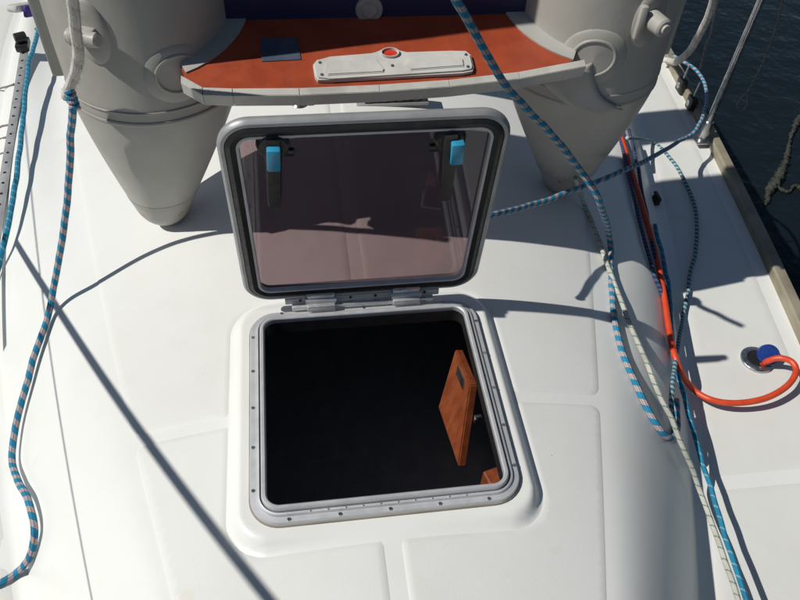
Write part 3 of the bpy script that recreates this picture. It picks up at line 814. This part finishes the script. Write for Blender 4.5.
hose = rope('hose', 'red-orange rubber hose curling across the side deck into the filler',
     [S_(612, 110, .014), S_(622, 140, .014), S_(633, 175, .014), S_(645, 215, .014), S_(656, 255, .014), S_(664, 295, .015), S_(670, 335, .02), S_(678, 365, .03), S_(692, 388, .04), S_(712, 400, .042), S_(738, 403, .045), S_(766, 398, .05), S_(787, 386, .055), S_(796, 372, .06), S_(792, 362, .065), S_(780, 358, .06), S_(768, 361, .035), S_(760, 366, -.01)], .0088, 'hose', cat='hose')
# black cleat between them
p = S_(655, 203)
b = bmesh.new(); box_bm(b, p[0], p[1], p[2]+.014, .022, .034, .028, .005); box_bm(b, p[0], p[1], p[2]+.032, .014, .05, .010, .004)
tag(bm_obj('cam_cleat', b, 'black_plastic', None, True), 'small black cam cleat beside the red hose on deck', 'cleat')

# ------------------------------------------------------------------ filler
p = S_(756, 361)
fil = empty('deck_filler', tuple(p), 'round steel deck filler with its blue cap hinged open', 'filler')
b = bmesh.new()
prof = [(.047, .002), (.047, .0075), (.044, .010), (.030, .011), (.028, .006), (.026, -.02), (.001, -.021)]
seg = 32; rings = [[b.verts.new((p[0]+r*math.cos(a), p[1]+r*math.sin(a), p[2]+.002+z)) for a in np.linspace(0, 2*math.pi, seg, endpoint=False)] for r, z in prof]
for a, c in zip(rings[:4], rings[1:5]):
    for i in range(seg): b.faces.new((a[i], a[(i+1) % seg], c[(i+1) % seg], c[i]))
keep(fil, bm_obj('filler_ring', b, 'stainless', None, True))
b = bmesh.new(); cyl_bm(b, (p[0], p[1], p[2]+.003), (p[0], p[1], p[2]+.0075), .0295, .0295, 24); keep(fil, bm_obj('filler_mouth', b, 'hole', None))
for k in range(6):
    a = k*math.pi/3+.3; b = bmesh.new(); cyl_bm(b, (p[0]+.038*math.cos(a), p[1]+.038*math.sin(a), p[2]+.011), (p[0]+.038*math.cos(a), p[1]+.038*math.sin(a), p[2]+.0138), .004, .003, 8); keep(fil, bm_obj('screw', b, 'dark_plate', None))
q = S_(768, 355, .03); d = Vector((-.25, -.55, .8)).normalized(); q = Vector(q)
b = bmesh.new(); cyl_bm(b, q-d*.010, q+d*.010, .031, .031, 28, .003); cyl_bm(b, q+d*.010, q+d*.0125, .022, .021, 24); cyl_bm(b, q+d*.0125, q+d*.014, .007, .006, 12)
cp = bm_obj('filler_cap', b, 'cap_blue', None, True); keep(fil, cp)
b = tube_obj('cap_chain', [np.array(q-d*.008), (np.array(q)+p)/2+np.array((.02, .02, .0)), p+np.array((.028, .012, .012))], .0025, 'stainless', None, 6, 8); keep(fil, b)

# ------------------------------------------------------------------ starboard rail gear
def rail_pt(px, py, h=.03): return at(px, py, ZD+h)
p = rail_pt(703, 136)
st = empty('stanchion', tuple(p), 'slim steel stanchion standing on the starboard toe rail', 'stanchion')
b = bmesh.new(); cyl_bm(b, p, p+np.array((.012, .0, .62)), .0125, .0125, 16); keep(st, bm_obj('post', b, 'stainless', None, True))
b = bmesh.new(); cyl_bm(b, p-np.array((0, 0, .03)), p+np.array((.002, 0, .07)), .021, .018, 16, .003); keep(st, bm_obj('socket', b, 'stainless', None, True))
b = bmesh.new(); box_bm(b, p[0], p[1], p[2]-.012, .07, .07, .010, .003); keep(st, bm_obj('base_plate', b, 'stainless', None, True))
for px, py, lab in ((679, 92, 'black fairlead block standing further aft on the starboard toe rail'), (689, 110, 'black fairlead block on the toe rail next to the stanchion')):
    q = rail_pt(px, py, .0)
    e = empty('fairlead_block', tuple(q), lab, 'block')
    b = bmesh.new(); box_bm(b, q[0], q[1], q[2]+.035, .030, .05, .06, .008); keep(e, bm_obj('cheek', b, 'black_plastic', None, True))
    b = bmesh.new(); cyl_bm(b, q+np.array((-.018, 0, .035)), q+np.array((.018, 0, .035)), .014, .014, 16, .002); keep(e, bm_obj('sheave_pin', b, 'stainless', None, True))
    b = bmesh.new(); cyl_bm(b, q+np.array((0, 0, .063)), q+np.array((.01, .01, .12)), .005, .004, 10); keep(e, bm_obj('shackle_post', b, 'stainless', None, True))
rope('dock_line', 'frayed white rope coming down to the starboard rail behind the dinghy',
     [Yp(722, -50, 1.15), Yp(713, 0, 1.25), Yp(704, 25, 1.32), Yp(692, 48, 1.4), Yp(680, 60, 1.46), rail_pt(673, 62, .06), rail_pt(664, 60, .03)], .013, 'rope_oldwhite')
rope('fender_line', 'thin black-ended line hanging outboard beside the stanchion',
     [Yp(722, -20, 1.5), Yp(712, 30, 1.45), Yp(706, 45, 1.42), Yp(700, 70, 1.38)], .005, 'rope_grey')
lp = [Yp(788, -30, 1.35), Yp(778, 20, 1.35), Yp(764, 60, 1.35), Yp(750, 88, 1.35), Yp(741, 98, 1.35), Yp(737, 106, 1.35), Yp(742, 111, 1.35), Yp(747, 104, 1.35), Yp(747, 92, 1.35)]
rope('looped_cord', 'thin grey cord ending in a small loop hanging over the water', lp, .0032, 'rope_grey')
# weedy mooring line in the water
ZW = -1.44
wp = [at(x, y, ZW) for x, y in ((830, 70), (800, 118), (790, 140), (786, 160), (778, 178), (770, 190), (766, 205))]
weed = rope('weedy_mooring_line', 'weed-covered mooring rope floating in the dark water', wp, [.008, .018, .008, .014, .024, .02, .006], 'weed', n=22, rough=.8)
wp = [at(x, y, ZW) for x, y in ((776, 186), (788, 192), (796, 186), (815, 196), (840, 190))]
rope('weed_strand', 'short weedy rope end branching off in the dark water', wp, [.012, .006, .014, .006], 'weed', n=22, rough=.8)

# ------------------------------------------------------------------ port side deck gear
t0 = S_(27, 58); t1 = S_(2, 225)
dv = t1-t0; L = np.linalg.norm(dv); dv /= L
trk = empty('genoa_track', tuple(t1), 'perforated aluminium genoa track along the port side deck', 'track')
Rz = Matrix.Rotation(math.atan2(dv[1], dv[0]), 3, 'Z'); ext = .5
cmid = (t0+t1)/2+dv*ext/2; zt = float(surf(cmid[0], cmid[1]))
b = bmesh.new(); box_bm(b, cmid[0], cmid[1], zt+.011, L+ext, .030, .014, .003, Rz); keep(trk, bm_obj('rail', b, 'track', None, True))
for k in range(24):
    q = t0+dv*(.03+k*.055); b = bmesh.new(); cyl_bm(b, (q[0], q[1], zt+.012), (q[0], q[1], zt+.0188), .005, .005, 10); keep(trk, bm_obj('stop_hole', b, 'hole', None))
q = t0-dv*.01
car = empty('track_car', (q[0], q[1], zt), 'black sheet car at the end of the perforated track', 'block')
b = bmesh.new(); box_bm(b, q[0], q[1], zt+.034, .075, .05, .03, .006, Rz); keep(car, bm_obj('car_body', b, 'black_plastic', None, True))
b = bmesh.new(); cyl_bm(b, (q[0]-.02, q[1]-.01, zt+.062), (q[0]+.02, q[1]+.01, zt+.062), .022, .022, 18, .004); keep(car, bm_obj('sheave', b, 'black_plastic', None, True))
rope('turquoise_sheet', 'turquoise rope running from the black car beside the perforated track',
     [S_(47, -30, .10), S_(40, 20, .09), S_(33, 50, .08), S_(29, 62, .075), S_(26, 90, .06), S_(22, 130, .05), S_(15, 185, .045), S_(5, 240, .04), S_(-8, 290, .03), S_(-30, 360, .02)], .0085, 'rope_turq')
# webbing-covered block
q = S_(33, 22)
wbk = empty('webbing_strop', tuple(q), 'white webbing strop with purple edge above the black car', 'strop')
Rw = Matrix.Rotation(1.25, 3, 'Z') @ Matrix.Rotation(.35, 3, 'Y')
b = bmesh.new(); box_bm(b, q[0]-.01, q[1], q[2]+.07, .20, .055, .03, .012, Rw, 3); keep(wbk, bm_obj('sleeve', b, 'white_web', None, True))
b = bmesh.new(); box_bm(b, q[0]+.03, q[1]-.015, q[2]+.06, .15, .018, .045, .006, Rw, 3); keep(wbk, bm_obj('edge_binding', b, 'purple', None, True))
for k, (a, c) in enumerate((((-20, 95), (14, 84)), ((-20, 133), (10, 124)), ((-20, 142), (9, 137)), ((-20, 160), (7, 152)))):
    rope('lashing_line', 'thin dark lashing cord crossing the port side deck to the track', [S_(*a, .006), S_((a[0]+c[0])/2, (a[1]+c[1])/2, .005), S_(*c, .007)], .0035, 'rope_grey', 'lashing cords by the track')

# ------------------------------------------------------------------ rigging just outside the picture that throws the long shadows
def rig(name, label, a, b_, rad, material, cat='rope', ext=(0, .6)):
    p0 = shadow_src(*a); p1 = shadow_src(*b_); d = p1-p0
    o = tube_obj(name, [p0-d*ext[0], p0, (p0+p1)/2, p1, p1+d*ext[1]], rad, material, None, 4, 10); return tag(o, label, cat)
rig('jib_sheet', 'taut rope led from the port side deck up past the cabin', (52, 300, .55), (270, 600, .95), .0092, 'rope_turq', ext=(.35, .7))
rig('lifeline', 'thin wire lifeline along the port side', (47, 330, .62), (92, 600, .62), .0022, 'stainless', 'wire', ext=(1.5, 2))
